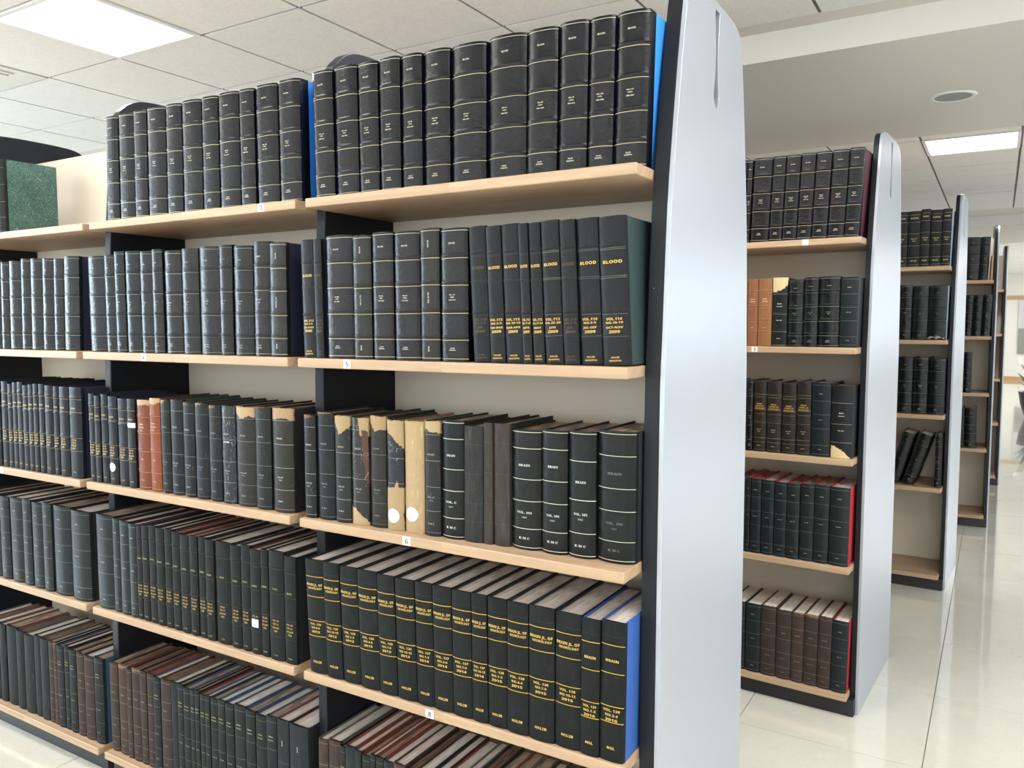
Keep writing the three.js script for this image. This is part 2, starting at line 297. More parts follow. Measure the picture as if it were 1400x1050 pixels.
// style: [atlas kind, base colours, look for the label, raised bands, boards, pages]
const BANDS5 = [.215, .415, .625, .825];
const STYLES = {
  g: { kind: 'gloss', base: ['#0d0d12', '#0f0e13', '#100f15'], look: 'glossy black volume with gilt rules', bands: BANDS5, boards: ['blue'], pages: ['cream'], round: .15, power: 3.6 },
  v: { kind: 'gloss', base: ['#161618', '#181715'], look: 'black volume with upright gilt lettering', bands: BANDS5, boards: ['navy'], pages: ['cream'], round: .15, power: 3.2 },
  B: { kind: 'satin', base: ['#15161a', '#141518'], look: 'black volume lettered BLOOD', bands: [.205, .415, .645, .81], boards: ['teal'], pages: ['cream'], round: .12 },
  l: { kind: 'gloss', base: ['#0f1415', '#0e1416', '#121617', '#141819'], look: 'blue-black volume with pale rules', bands: BANDS5, boards: ['navy', 'black'], pages: ['grey'], round: .22, power: 2.2 },
  n: { kind: 'satin', base: ['#0f141c', '#0e1319', '#11161d'], look: 'navy cloth volume with gold rules', bands: [.13, .31, .56, .70], boards: ['black', 'navy'], pages: ['dark'], round: .14 },
  r: { kind: 'satin', base: ['#6e3a26', '#7a4228'], look: 'red-brown leather volume', bands: [.19, .37, .57, .80], boards: ['brown'], pages: ['dust'], round: .16 },
  w: { kind: 'satin', base: ['#18191b', '#1a1b1d', '#15181b'], look: 'scuffed black leather volume', bands: [], boards: ['black', 'brown', 'green'], pages: ['dust', 'brown'], round: .18, tatter: 1 },
  s: { kind: 'gloss', base: ['#23262a'], look: 'black leather volume with silvery scuffs', bands: [], boards: ['black'], pages: ['dust'], round: .18, tatter: 1 },
  t: { kind: 'satin', base: ['#232425', '#262523'], look: 'black leather volume with torn tan head', bands: [], boards: ['black', 'green'], pages: ['brown'], round: .18, tatter: 2 },
  T: { kind: 'gloss', base: ['#211f1e'], look: 'tattered black volume with hanging leather strips', bands: [], boards: ['green'], pages: ['brown'], round: .18, tatter: 2 },
  P: { kind: 'satin', base: ['#26272b'], look: 'half-torn black and tan paper volume', bands: [], boards: ['green'], pages: ['brown'], round: .18, tatter: 2 },
  p: { kind: 'cloth', base: ['#a58e6c'], look: 'bare tan paper volume', bands: [], boards: ['tan'], pages: ['dust'], round: .18, tatter: 2 },
  k: { kind: 'satin', base: ['#151718', '#171919'], look: 'black volume lettered BRAIN K M C', bands: [], boards: ['black'], pages: ['dust'], round: .18 },
  o: { kind: 'cloth', base: ['#38322f', '#2a2a2b', '#35302e'], look: 'worn brown-grey volume without lettering', bands: [], boards: ['brown', 'black'], pages: ['dust'], round: .15 },
  J: { kind: 'cloth', base: ['#111515', '#121616', '#101414'], look: 'black BRAIN JL OF NEUROLOGY volume', bands: [], boards: ['black'], pages: ['grey'], round: .09 },
  j: { kind: 'cloth', base: ['#111515'], look: 'black cloth volume lettered BRAIN', bands: [], boards: ['blueDeep'], pages: ['grey'], round: .09 },
  c: { kind: 'cloth', base: ['#131718', '#121617', '#151819'], look: 'black cloth volume with small gold lettering', bands: [.15, .38, .6, .78], boards: ['black', 'black', 'black', 'black', 'navy', 'redDull'], pages: ['grey', 'grey', 'dust'], round: .12 },
  m: { kind: 'satin', base: ['#182022', '#192124', '#1b2223'], look: 'dark green-grey volume with thin pale rules', bands: [], boards: ['black'], pages: ['grey', 'dust'], round: .14 },
  d: { kind: 'cloth', base: ['#1e2324', '#202627'], look: 'plain dark cloth volume', bands: [], boards: ['black', 'grey', 'redDull'], pages: ['dust', 'grey', 'brown'], round: .13 },
  b: { kind: 'cloth', base: ['#3a2f2b', '#40332d', '#372e2b'], look: 'brown cloth volume with pale rules', bands: [], boards: ['brown', 'grey', 'redDull', 'black'], pages: ['dust', 'grey', 'brown'], round: .13, tatter: .6 },
  x: { kind: 'cloth', base: ['#1c2223', '#1e2324', '#212424'], look: 'dark cloth volume with pale lettering', bands: [], boards: ['blueDull', 'redDull', 'black', 'black', 'blueDull'], pages: ['grey', 'dust'], round: .13 },
  u: { kind: 'cloth', base: ['#20282a'], look: 'dark green cloth volume with upright lettering', bands: [], boards: ['black', 'redDull'], pages: ['grey'], round: .1 },
  R: { kind: 'satin', base: ['#8a5e40', '#84583c'], look: 'tan leather volume', bands: [.2, .42, .62, .8], boards: ['brown'], pages: ['dust'], round: .14 },
  q: { kind: 'satin', base: ['#1b1d20'], look: 'black volume with cream torn patch', bands: [.24, .53, .78], boards: ['black'], pages: ['dust'], round: .14 },
  K: { kind: 'satin', base: ['#241f1c', '#27211d'], look: 'brown-black volume with gold title panel', bands: [.2, .43, .58, .82], boards: ['black', 'brown'], pages: ['dust'], round: .18 },
  G: { kind: 'satin', base: ['#191a1d'], look: 'black volume with large gold title', bands: [.2, .4, .62, .82], boards: ['paleBlue'], pages: ['cream'], round: .14 },
};
function drawSpine(S, st, w, h, wrap, info) {
  const { a, x, y, cw, ch } = S, c = a.ctx, L = w + 2 * wrap;
  c.save(); c.beginPath(); c.rect(x, y, cw, ch); c.clip(); c.translate(x, y); c.scale(cw / L, ch / h);          // millimetres from here on
  c.fillStyle = pick(STYLES[st].base); c.fillRect(0, 0, L, h);
  const leather = STYLES[st].kind !== 'cloth';
  for (let i = 0; i < (leather ? 70 : 120); i++) {           // grain and mottling of the covering
    c.globalAlpha = rr(.02, leather ? .06 : .07); c.fillStyle = rnd() < .5 ? '#000' : pick(['#5b5a5c', '#4d463f', '#59636a']); c.beginPath(); c.ellipse(rr(0, L), rr(0, h), rr(.5, 6), rr(1, 18), rr(-.3, .3), 0, 7); c.fill();
  }
  for (let i = 0; i < (info.wear ?? 6); i++) {               // rubbed streaks
    c.globalAlpha = rr(.06, .22); c.strokeStyle = '#8d8a86'; c.lineWidth = rr(.15, .6); const px = rnd() < .5 ? wrap + rr(0, 4) : L - wrap - rr(0, 4), py = rr(0, h), l = rr(4, 30); c.beginPath(); c.moveTo(px, py); c.lineTo(px + rr(-1, 1), py + l); c.stroke();
  }
  c.globalAlpha = 1;
  const cx = L / 2, x0 = wrap - 1, x1 = L - wrap + 1;
  const line = (f, t, col, al = 1) => { c.globalAlpha = al; c.strokeStyle = col; c.lineWidth = t; c.beginPath(); c.moveTo(x0, f * h + rr(-.4, .4)); c.lineTo(x1, f * h + rr(-.4, .4)); c.stroke(); c.globalAlpha = 1; };
  const rope = (f, t, col, al = 1) => { line(f, t * .45, col, al * .8); c.globalAlpha = al; c.fillStyle = col; for (let q = x0; q < x1; q += t * .9) { c.beginPath(); c.ellipse(q, f * h, t * .55, t * .42, -.6, 0, 7); c.fill(); } c.globalAlpha = 1; };
  const text = (s, f, size, col, o = {}) => {
    c.save(); c.globalAlpha = o.al ?? 1; c.fillStyle = col; c.font = `${o.plain ? '' : 'bold '}${size}px ${o.serif ? 'serif' : 'sans-serif'}`; c.textAlign = 'center'; c.textBaseline = 'middle';
    c.translate(cx + (o.dx ?? 0), f * h); if (o.turn) c.rotate(Math.PI / 2);
    const room = o.turn ? h * .3 : w * (o.fill ?? .82), m = c.measureText(s).width; if (m > room) c.scale(room / m, 1); else if (o.wide) c.scale(Math.min(room / m, o.wide), 1);
    c.fillText(s, 0, 0); c.restore();
  };
  const ragged = (pts) => { const out = []; pts.forEach(([px, py], i) => { const [qx, qy] = pts[(i + 1) % pts.length], edge = (py < .02 && qy < .02) || (py > .98 && qy > .98); for (let k = 0; k < 7; k++) { const f = k / 7, j = edge ? 0 : 1; out.push([px + (qx - px) * f + rr(-1.6, 1.6) * j / L, py + (qy - py) * f + rr(-2.4, 2.4) * j / h]); } }); return out; };
  const blob = (pts0, col, rim) => { const pts = ragged(pts0); c.fillStyle = col; c.beginPath(); pts.forEach(([px, py], i) => { i ? c.lineTo(px * L, py * h) : c.moveTo(px * L, py * h); }); c.closePath(); c.fill(); if (rim) { c.strokeStyle = rim; c.lineWidth = .8; c.stroke(); } };
  const paper = (pts) => { blob(pts, pick(['#a58e6c', '#9e8765', '#9a8160']), '#6d5438'); const ys = pts.map((q) => q[1]), xs = pts.map((q) => q[0]); c.save(); c.beginPath(); pts.forEach(([px, py], i) => i ? c.lineTo(px * L, py * h) : c.moveTo(px * L, py * h)); c.clip(); for (let i = 0; i < 40; i++) { c.globalAlpha = rr(.1, .35); c.strokeStyle = pick(['#8f7350', '#dcc79f', '#7a5d3f']); c.lineWidth = rr(.2, .7); const px = rr(Math.min(...xs), Math.max(...xs)) * L, py = rr(Math.min(...ys), Math.max(...ys)) * h; c.beginPath(); c.moveTo(px, py); c.lineTo(px + rr(-2, 2), py + rr(3, 14)); c.stroke(); } c.restore(); c.globalAlpha = 1; };
  const scuffs = (n, col, f0, f1) => { for (let i = 0; i < n; i++) { c.globalAlpha = rr(.25, .85); c.strokeStyle = col; c.lineWidth = rr(.2, .9); let px = rr(x0, x1), py = rr(f0, f1) * h; c.beginPath(); c.moveTo(px, py); for (let k = 0; k < 4; k++) { px += rr(-5, 5); py += rr(-1, 6); c.lineTo(px, py); } c.stroke(); } c.globalAlpha = 1; };
  const V = info.vol ?? Math.floor(rr(60, 130)), Y = info.year ?? 1900 + Math.floor(V * .75);
  switch (st) {
    case 'g': case 'v': {
      for (const f of [.022, .226, .426, .636, .836, .975]) line(f, .95, f < .1 ? PALE : '#dccf9c');
      if (st === 'v') { text('BLOOD', .12, 4.6, PALE, { turn: 1 }); text(`VOL.${V} ${Y}`, .52, 4.2, PALE, { turn: 1 }); text('HSLIB', .905, 4.2, PALE, { turn: 1 }); }
      else { text('BLOOD', .115, 4.4, PALE, { serif: 1, fill: .4 }); text(`VOL.${V}`, .495, 3.8, PALE, { fill: .45 }); text(`(${Y})`, .515, 3.4, PALE, { fill: .3 }); text(`${V * 11 + 101}-${V * 11 + 560}`, .536, 3.6, PALE, { fill: .52 }); text('HSLIB', .893, 3.8, PALE, { fill: .35 }); text('MANIPAL', .911, 3.6, PALE, { fill: .42 }); }
      break; }
    case 'l': {
      const al = rr(.55, .95); for (const f of [.03, .226, .426, .636, .836, .975]) line(f, .75, PALE, al * (rnd() < .25 ? .4 : 1));
      text('BLOOD', .13, 3.8, PALE, { fill: .35, al }); text(`VOL.${V}`, .50, 3.8, PALE, { fill: .4, al }); text(`${Y}`, .53, 3.4, PALE, { fill: .34, al }); text('HSLIB', .905, 3.6, PALE, { fill: .34, al }); text('MANIPAL', .925, 3.3, PALE, { fill: .4, al }); break; }
    case 'B': {
      const al = info.faint ? .3 : 1; for (const f of [.212, .222, .40, .41, .652, .802]) line(f, .45, '#b9b09a', .55 * (info.rules ?? .6));
      text('BLOOD', .305, 8.5, GOLD, { al, fill: .74, wide: 1.4 }); text(`VOL.${V}`, .685, 6.4, GOLD, { al, fill: .8, wide: 1.3 }); text(info.no ?? 'NO.1-4', .709, 6.2, GOLD, { al, fill: .88, wide: 1.3 }); text(info.mon ?? 'JAN-JUN', .74, 6, GOLD, { al, fill: .82, wide: 1.3 }); text(`${Y}`, .772, 7.4, GOLD, { al, fill: .66, wide: 1.4 });
      text('HSLIB', .944, 4.6, GOLD, { al, fill: .5, wide: 1.3 }); text('MANIPAL', .966, 4.4, GOLD, { al, fill: .62, wide: 1.3 }); break; }
    case 'n': {
      for (const f of [.135, .275, .555, .70]) line(f, .9, GOLD, .85); text('BLOOD', .235, 5.6, GOLD, { fill: .7 }); [`VOL.${V}`, 'NO.1-6', 'JAN-JUN', `${Y}`].forEach((s, i) => text(s, .58 + i * .03, 5.6, GOLD, { fill: .76 })); text('HSLIB', .93, 4.6, GOLD, { fill: .55 });
      if (info.paperLabel) { c.fillStyle = '#cfd0cc'; c.fillRect(x0, .27 * h, x1 - x0, .055 * h); text('BLOOD', .297, 4.2, '#8a8a86', { fill: .6 }); } break; }
    case 'r': { for (const f of [.19, .37, .57, .80, .97]) line(f, .8, '#d8bd93', .8); ['LANCET', 'VOLUME', `${V}`].forEach((s, i) => text(i ? s : 'BRAIN', .27 + i * .035, 5, '#d8bd93', { al: .8, fill: .6 })); text(`${Y}`, .66, 5, '#d8bd93', { al: .7, fill: .5 }); text('K M C', .89, 5, '#e0c9a5', { al: .7, fill: .6 }); blob([[.1, 0], [.9, 0], [.85, .05], [.4, .07], [.15, .05]], '#a98b6e'); scuffs(10, '#4c2a1b', 0, 1); break; }
    case 'w': case 's': case 't': case 'T': case 'P': {
      const al = rr(.5, .95); for (const f of [.12, .345, .57, .78, .965]) line(f, .7, WHITE, al);
      if (st !== 'P') { text('BRAIN', .29, 5.2, st === 't' ? '#d8c48c' : WHITE, { al, fill: .5, serif: 1 }); text(`VOL.${V}`, .66, 5, WHITE, { al, fill: .56, serif: 1 }); text(`${Y}`, .69, 4.4, WHITE, { al: al * .8, fill: .4, serif: 1 }); text('K M C', .89, 5.4, WHITE, { al, fill: .5, serif: 1 }); }
      if (st === 'w' || st === 't') {
        scuffs(8, '#77726b', 0, 1);
        for (let i = 0; i < 26; i++) { c.globalAlpha = rr(.08, .3); c.fillStyle = pick(['#5a3f2c', '#4a3626', '#6b5138']); c.beginPath(); const side = rnd() < .6; c.ellipse(side ? (rnd() < .5 ? x0 + rr(0, 3) : x1 - rr(0, 3)) : rr(x0, x1), rr(0, h), rr(.4, 2), rr(2, 14), rr(-.2, .2), 0, 7); c.fill(); } c.globalAlpha = 1;
      }
      if (st === 'w') { const dp = rr(.012, .05); blob([[.1, 0], [rr(.4, .9), 0], [rr(.35, .8), dp * .6], [.3, dp], [.12, dp * .7]], pick(['#6e543b', '#8a6d4c', '#574433']), '#2b2018'); if (rnd() < .5) blob([[.12, 1 - dp], [.4, 1 - dp * .5], [.6, 1], [.12, 1]], '#6e543b', '#2b2018'); }
      if (st === 's') { scuffs(60, '#cdd3d8', 0, .5); scuffs(25, '#aab4bd', .5, .95); text('VOLUME', .37, 5, WHITE, { fill: .6 }); }
      if (st === 't') paper([[.08, 0], [.92, 0], [.93, rr(.08, .2)], [.7, rr(.08, .13)], [.45, rr(.1, .2)], [.25, rr(.07, .12)], [.08, rr(.08, .16)]]);
      if (st === 'T') { paper([[.5, 0], [.92, 0], [.93, .16], [.78, .2], [.6, .17]]); paper([[.1, .8], [.45, .86], [.9, .97], [.9, 1], [.1, 1]]); blob([[.66, .12], [.84, .14], [.95, .62], [.8, .6], [.68, .4]], '#4d3429', '#2a1c16'); scuffs(30, '#b9bcc0', .05, .6); }
      if (st === 'P') { paper([[.1, 0], [.94, 0], [.94, .28], [.75, .23], [.5, .16], [.3, .12], [.2, .1]]); paper([[.06, .63], [.25, .61], [.55, .60], [.62, .55], [.72, .61], [.93, .60], [.92, .76], [.84, .84], [.92, 1], [.06, 1]]); scuffs(26, '#b8bec6', .05, .4); }
      break; }
    case 'p': paper([[0, 0], [1, 0], [1, 1], [0, 1]]); for (let i = 0; i < 60; i++) { c.globalAlpha = rr(.1, .3); c.fillStyle = pick(['#e3d2ad', '#8f7350', '#d6bf92']); c.beginPath(); c.ellipse(rr(0, L), rr(0, h), rr(.4, 3), rr(2, 12), 0, 0, 7); c.fill(); } c.globalAlpha = 1; for (const f of [.12, .345, .57]) line(f, .6, '#9b8054', .6); break;
    case 'k': {
      const al = info.faint ? .45 : 1, f6 = info.rules ?? [.02, .155, .41, .59, .82, .975]; for (const f of f6) rope(f, 1.5, '#e2dcc8', info.faint ? .9 : 1);
      const mid = (f6[1] + f6[2]) / 2; text('BRAIN', mid + .01, 6.4, WHITE, { serif: 1, al, fill: .36, wide: 1.3 }); text(info.volText ?? `VOL. ${V}`, (f6[3] + f6[4]) / 2 - .02, 6, WHITE, { serif: 1, al, fill: .46, wide: 1.3 }); text(`${Y}`, (f6[3] + f6[4]) / 2 + .02, 5, WHITE, { serif: 1, al: al * .8, fill: .26 }); text('K M C', .9, 6.4, WHITE, { serif: 1, al, fill: .4, wide: 1.3 }); break; }
    case 'o': for (let i = 0; i < 60; i++) { c.globalAlpha = rr(.04, .16); c.fillStyle = pick(['#6b6058', '#1c1a19', '#57504b']); c.beginPath(); c.ellipse(rr(0, L), rr(0, h), rr(.5, 5), rr(3, 30), rr(-.2, .2), 0, 7); c.fill(); } c.globalAlpha = 1; for (const f of [.16, .41, .66, .82]) line(f, .5, '#8c867d', .35); break;
    case 'J': case 'j': {
      const f4 = st === 'J' ? [.15, .325, .535, .67] : [.165, .365, .60, .715]; for (const f of f4) line(f, 1.5, '#c9a63f'); line(.105, .5, '#7d93b0', .35);
      if (st === 'J') { text('BRAIN JL. OF', .22, 8.2, GOLD, { fill: .88, wide: 1.4 }); text('NEUROLOGY', .252, 6.6, GOLD, { fill: .74, wide: 1.4, dx: 2 }); } else text('BRAIN', .275, 7, GOLD, { fill: .62, wide: 1.3 });
      text(`VOL. ${V}`, f4[2] + .033, 6.6, GOLD, { fill: .7, wide: 1.3 }); text(info.no, f4[2] + .064, 6.4, GOLD, { fill: .74, wide: 1.3 }); text(`${Y}`, f4[2] + .098, 7.4, GOLD, { fill: .6, wide: 1.6 }); text(st === 'J' ? 'HSLIB' : 'HSL', .9, 7.4, GOLD, { fill: .5, wide: 1.3 }); break; }
    case 'c': {
      for (const f of [.16, .385, .6, .775]) line(f, .6, '#b39b52', .5); text('BRAIN', .345, 5.4, '#c7b27a', { fill: .66, al: .85 }); [`VOL.${V}`, 'NO.1-6', 'JAN-JUN', `${Y}`].forEach((s, i) => text(s, .635 + i * .032, 5.6, GOLD, { fill: .78, al: .9 })); text('HSLIB', .95, 4.4, GOLD, { fill: .55, al: .85 });
      break; }
    case 'm': { for (const f of [.035, .245, .43, .62, .845, .965]) line(f, .6, '#b9c0be', .75); text('BRAIN', .15, 4, PALE, { fill: .34, al: .8 }); text(`VOL.${V}`, .5, 4, PALE, { fill: .36, al: .8 }); text('HSLIB', .9, 3.6, PALE, { fill: .3, al: .8 }); break; }
    case 'd': { for (let i = 0; i < 40; i++) { c.globalAlpha = rr(.03, .12); c.fillStyle = '#7c7f80'; c.beginPath(); c.ellipse(rr(0, L), rr(0, h), rr(.5, 4), rr(2, 26), 0, 0, 7); c.fill(); } c.globalAlpha = 1; line(.3, .5, '#868a8a', .3); line(.7, .5, '#868a8a', .3); break; }
    case 'b': { for (const f of [.04, .24, .42, .62, .83, .965]) line(f, .8, '#b7aa98', .7); text('BRAIN', .33, 5, '#b7aa98', { fill: .56, al: .7 }); text(`VOL.${V}`, .7, 5, '#b7aa98', { fill: .5, al: .65 }); text('K M C', .9, 4.6, '#b7aa98', { fill: .5, al: .6 }); if (rnd() < .3) blob([[.1, 0], [.9, 0], [.85, rr(.01, .03)], [.3, rr(.01, .04)]], '#7d6350'); break; }
    case 'x': { for (const f of [.05, .31, .52, .75, .96]) line(f, .7, '#b5b5ab', .7); const col = rnd() < .5 ? '#d2be7b' : PALE; text('BRAIN', .19, 5, col, { fill: .62, al: .85 }); text('JOURNAL', .225, 4.4, col, { fill: .7, al: .8 }); text(`VOL.${V}`, .6, 5, PALE, { fill: .5, al: .7 }); text('K M C', .87, 4.6, PALE, { fill: .5, al: .7 }); break; }
    case 'u': { for (const f of [.4, .8]) line(f, .6, '#b5bab8', .6); text('BRAIN', .22, 5, PALE, { turn: 1, al: .9 }); break; }
    case 'R': { for (const f of [.21, .43, .63, .81]) line(f, .7, '#d8bd93', .5); ['BRAIN', 'VOLUME'].forEach((s, i) => text(s, .3 + i * .035, 5, '#e8d6b4', { fill: .6, al: .75 })); text(`${Y}`, .72, 4.6, '#e8d6b4', { fill: .4, al: .6 }); break; }
    case 'q': { for (const f of [.24, .53, .78, .98]) line(f, .8, PALE); text('BRAIN', .38, 5, PALE, { fill: .6 }); text('ARCHIVES', .42, 4.4, PALE, { fill: .66 }); text(`VOL.${V}`, .62, 5, PALE, { fill: .5 }); text('K M C', .88, 5, PALE, { fill: .5 }); if (info.patch === 'head') { c.fillStyle = '#cdb88a'; blob([[.12, 0], [.98, 0], [.9, .10], [.7, .16], [.45, .20], [.12, .22]], '#cfbb90', '#5e4a30'); } if (info.patch === 'foot') blob([[.14, .82], [.4, .85], [.7, .93], [.86, 1], [.14, 1]], '#d3c08f', '#5e4a30'); break; }
    case 'K': { for (const f of [.19, .225, .40, .46, .58, .80, .86, .97]) line(f, .8, '#c9b48c', .7); ['BRAIN', 'JOURNAL OF', 'NEUROLOGY'].forEach((s, i) => text(s, .32 + i * .032, 6, '#d2a544', { fill: .5 + .1 * i })); [`VOL.${V}`, `${Y}`].forEach((s, i) => text(s, .68 + i * .03, 4.6, PALE, { fill: .5, al: .8 })); text('K M C', .915, 4.8, PALE, { fill: .55, al: .8 }); break; }
    case 'G': { for (const f of [.07, .2, .4, .62, .83, .96]) line(f, 1, PALE, .9); text('BLOOD', .13, 9, '#dcc684', { fill: .6, wide: 1.4 }); text(`VOL.${V}`, .5, 8, '#cdbb80', { fill: .55 }); text(`${Y}`, .535, 7, '#cdbb80', { fill: .5 }); text('HSLIB', .89, 8, '#dcc684', { fill: .5, wide: 1.3 }); break; }
  }
  c.restore();
}
function spineGeo(w, h, o) {
  // w, h, wrap, bulge in metres; the face is convex, wraps round the joints onto the boards
  const a = w / 2, { wrap, bulge, bands, tatter, S } = o, cols = [];
  const p = o.power, N = 16, hz = (x) => -bulge * Math.pow(Math.abs(x / a), p);
  cols.push([-a - .0003, -bulge - wrap, -1, 0], [-a - .0003, -bulge - .006, -1, 0], [-a + .0008, -bulge - .0025, -.7, .3]);
  for (let i = 0; i <= N; i++) { const t = -1 + 2 * i / N, x = a * Math.sin(t * Math.PI / 2) * .985; cols.push([x, hz(x), 0, 1]); }
  cols.push([a - .0008, -bulge - .0025, .7, .3], [a + .0003, -bulge - .006, 1, 0], [a + .0003, -bulge - wrap, 1, 0]);
  const arc = [0]; for (let i = 1; i < cols.length; i++) arc.push(arc[i - 1] + Math.hypot(cols[i][0] - cols[i - 1][0], cols[i][1] - cols[i - 1][1]));
  // texture u: the wraps take the outer millimetres, the face the middle
  const rows = [[0, 0], [.0015, 0]];
  const list = bands.map((f) => h * (1 - f) + .004).sort((q, s) => q - s);
  let last = .0015;
  for (const y of list) { rows.push([(last + y - .004) / 2, 0], [y - .004, 0], [y - .0024, .0012], [y, .0017], [y + .0024, .0012], [y + .004, 0]); last = y + .004; }
  for (let k = 1; k < 4; k++) rows.push([last + (h - .0015 - last) * k / 4, 0]);
  rows.push([h - .0015, 0], [h, 0]);
  const pos = [], uv = [], uv1 = [], idx = [], nc = cols.length, total = arc[nc - 1];
  const dent = Array.from({ length: nc }, () => (tatter ? rr(-.0035, .0008) * tatter : 0)), warp = Array.from({ length: rows.length }, () => rr(-1, 1) * (tatter ? .0006 : .00015));
  rows.forEach(([y, b], j) => cols.forEach(([x, z, nx, nz], i) => {
    const edge = j === 0 || j === rows.length - 1, face = nz === 1, yy = j === rows.length - 1 ? y + dent[i] : y;
    const out = face ? b : b * .4; const k = face ? Math.cos((x / a) * 1.1) : 0;
    pos.push(x + (edge && face ? -x * .015 : 0) + (face ? out * Math.sin((x / a) * 1.1) * .6 : 0), yy, z + (face ? out * k : 0) + warp[j] * (face ? 1 : 0) - (edge && face ? .0008 : 0));
    uv.push((S.x + 1.5 + (S.cw - 3) * arc[i] / total) / 2048, 1 - (S.y + 1.5 + (S.ch - 3) * (1 - yy / h)) / 2048); uv1.push(arc[i] * 18, y * 18);
  }));
  for (let j = 0; j < rows.length - 1; j++) for (let i = 0; i < nc - 1; i++) { const q = j * nc + i; idx.push(q, q + 1, q + nc, q + 1, q + nc + 1, q + nc); }
  // head and tail caps: fill between the curved face and the flat back of the spine
  for (const top of [0, 1]) {
    const j = top ? rows.length - 1 : 0, start = pos.length / 3, m = [];
    for (let i = 2; i <= nc - 3; i++) m.push(i);
    for (const i of m) { const q = (j * nc + i) * 3; pos.push(pos[q], pos[q + 1], pos[q + 2]); uv.push(uv[(j * nc + i) * 2], uv[(j * nc + i) * 2 + 1]); uv1.push(pos[q] * 18, 0); }
    for (const i of m) { const q = (j * nc + i) * 3; pos.push(pos[q], pos[q + 1] - (top ? .0004 : 0), -bulge - .0045); uv.push(uv[(j * nc + i) * 2], uv[(j * nc + i) * 2 + 1]); uv1.push(pos[q] * 18, .1); }
    const n = m.length; for (let i = 0; i < n - 1; i++) { const p0 = start + i, p1 = start + i + 1, p2 = p0 + n, p3 = p1 + n; top ? idx.push(p0, p1, p2, p1, p3, p2) : idx.push(p0, p2, p1, p1, p2, p3); }
  }
  const g = new THREE.BufferGeometry(); g.setAttribute('position', new THREE.Float32BufferAttribute(pos, 3)); g.setAttribute('uv', new THREE.Float32BufferAttribute(uv, 2)); g.setAttribute('uv1', new THREE.Float32BufferAttribute(uv1, 2)); g.setIndex(idx); g.computeVertexNormals();
  g.userData.hz = hz; return g;
}
function makeBook(o) {
  // o: parent case, style, x (middle at half height), w, h, shelf row, recess, lean, depth, label ...
  const style = STYLES[o.st], w = o.w, h = o.h, d = o.d, bulge = Math.min(.015, w * style.round), wrap = o.st === 'g' ? .028 : .010;
  const kase = cases[o.s - 1], g = new THREE.Group();
  g.name = numbered('bound_volume'); g.userData = { label: o.label, category: 'book', group: o.group };
  const lean = rad(o.lean), base = new THREE.Vector3(o.x + h / 2 * Math.sin(lean), H[o.r - 1] + Math.abs(Math.sin(lean)) * w / 2 + .0004, FZ[o.r - 1] - o.rec);
  kase.updateMatrixWorld(); g.position.copy(base.applyMatrix4(kase.matrixWorld)); g.rotation.set(0, kase.rotation.y, lean, 'YXZ'); scene.add(g);
  const S = cellFor(style.kind, !!o.big); drawSpine(S, o.st, w * 1000, h * 1000, wrap * 1000, o.info ?? {});
  const geo = spineGeo(w, h, { wrap, bulge, bands: style.bands, tatter: style.tatter ?? 0, S, power: style.power ?? 2.6 });
  const sp = mesh('spine', geo, S.a.mat, g);
  const bm = boardMat[o.board ?? pick(style.boards)], th = Math.min(.003, w * .12), zf = -bulge - .005, hb = h - .001;
  for (const s of [-1, 1]) { const b = box('cover_board', s > 0 ? [w / 2 - th, w / 2] : [-w / 2, -w / 2 + th], [0, hb], [-d, zf], bm, g); if (s > 0 && o.boardLabel) b.userData.label = o.boardLabel; }
  box('page_block', [-w / 2 + th + .0002, w / 2 - th - .0002], [.004, h - (o.pageDrop ?? .005)], [-d + .006, zf + .001], pageMat[o.page ?? pick(style.pages)], g);
  if (o.info?.round) { // round white label stuck to the curved face
    const R = o.info.round, disc = new THREE.CircleGeometry(R, 36), p = disc.attributes.position, f = o.info.roundAt ?? .9; const hz = geo.userData.hz;
    const c = new THREE.RingGeometry(0, R, 36, 5), q = c.attributes.position; for (let i = 0; i < q.count; i++) q.setZ(i, hz(q.getX(i)) + .0011); c.translate(o.info.roundDx ?? 0, h * (1 - f), 0); c.computeVertexNormals(); mesh('round_label', c, M.sticker, sp).userData.label = 'white round paper label';
  }
  if (o.info?.square) { const c = new THREE.PlaneGeometry(w * .62, w * .55, 6, 1), q = c.attributes.position; for (let i = 0; i < q.count; i++) q.setZ(i, geo.userData.hz(q.getX(i)) + .0011); c.translate(0, h * (1 - o.info.square), 0); mesh('square_label', c, M.sticker, sp).userData.label = 'white square paper label'; }
  return g;
}
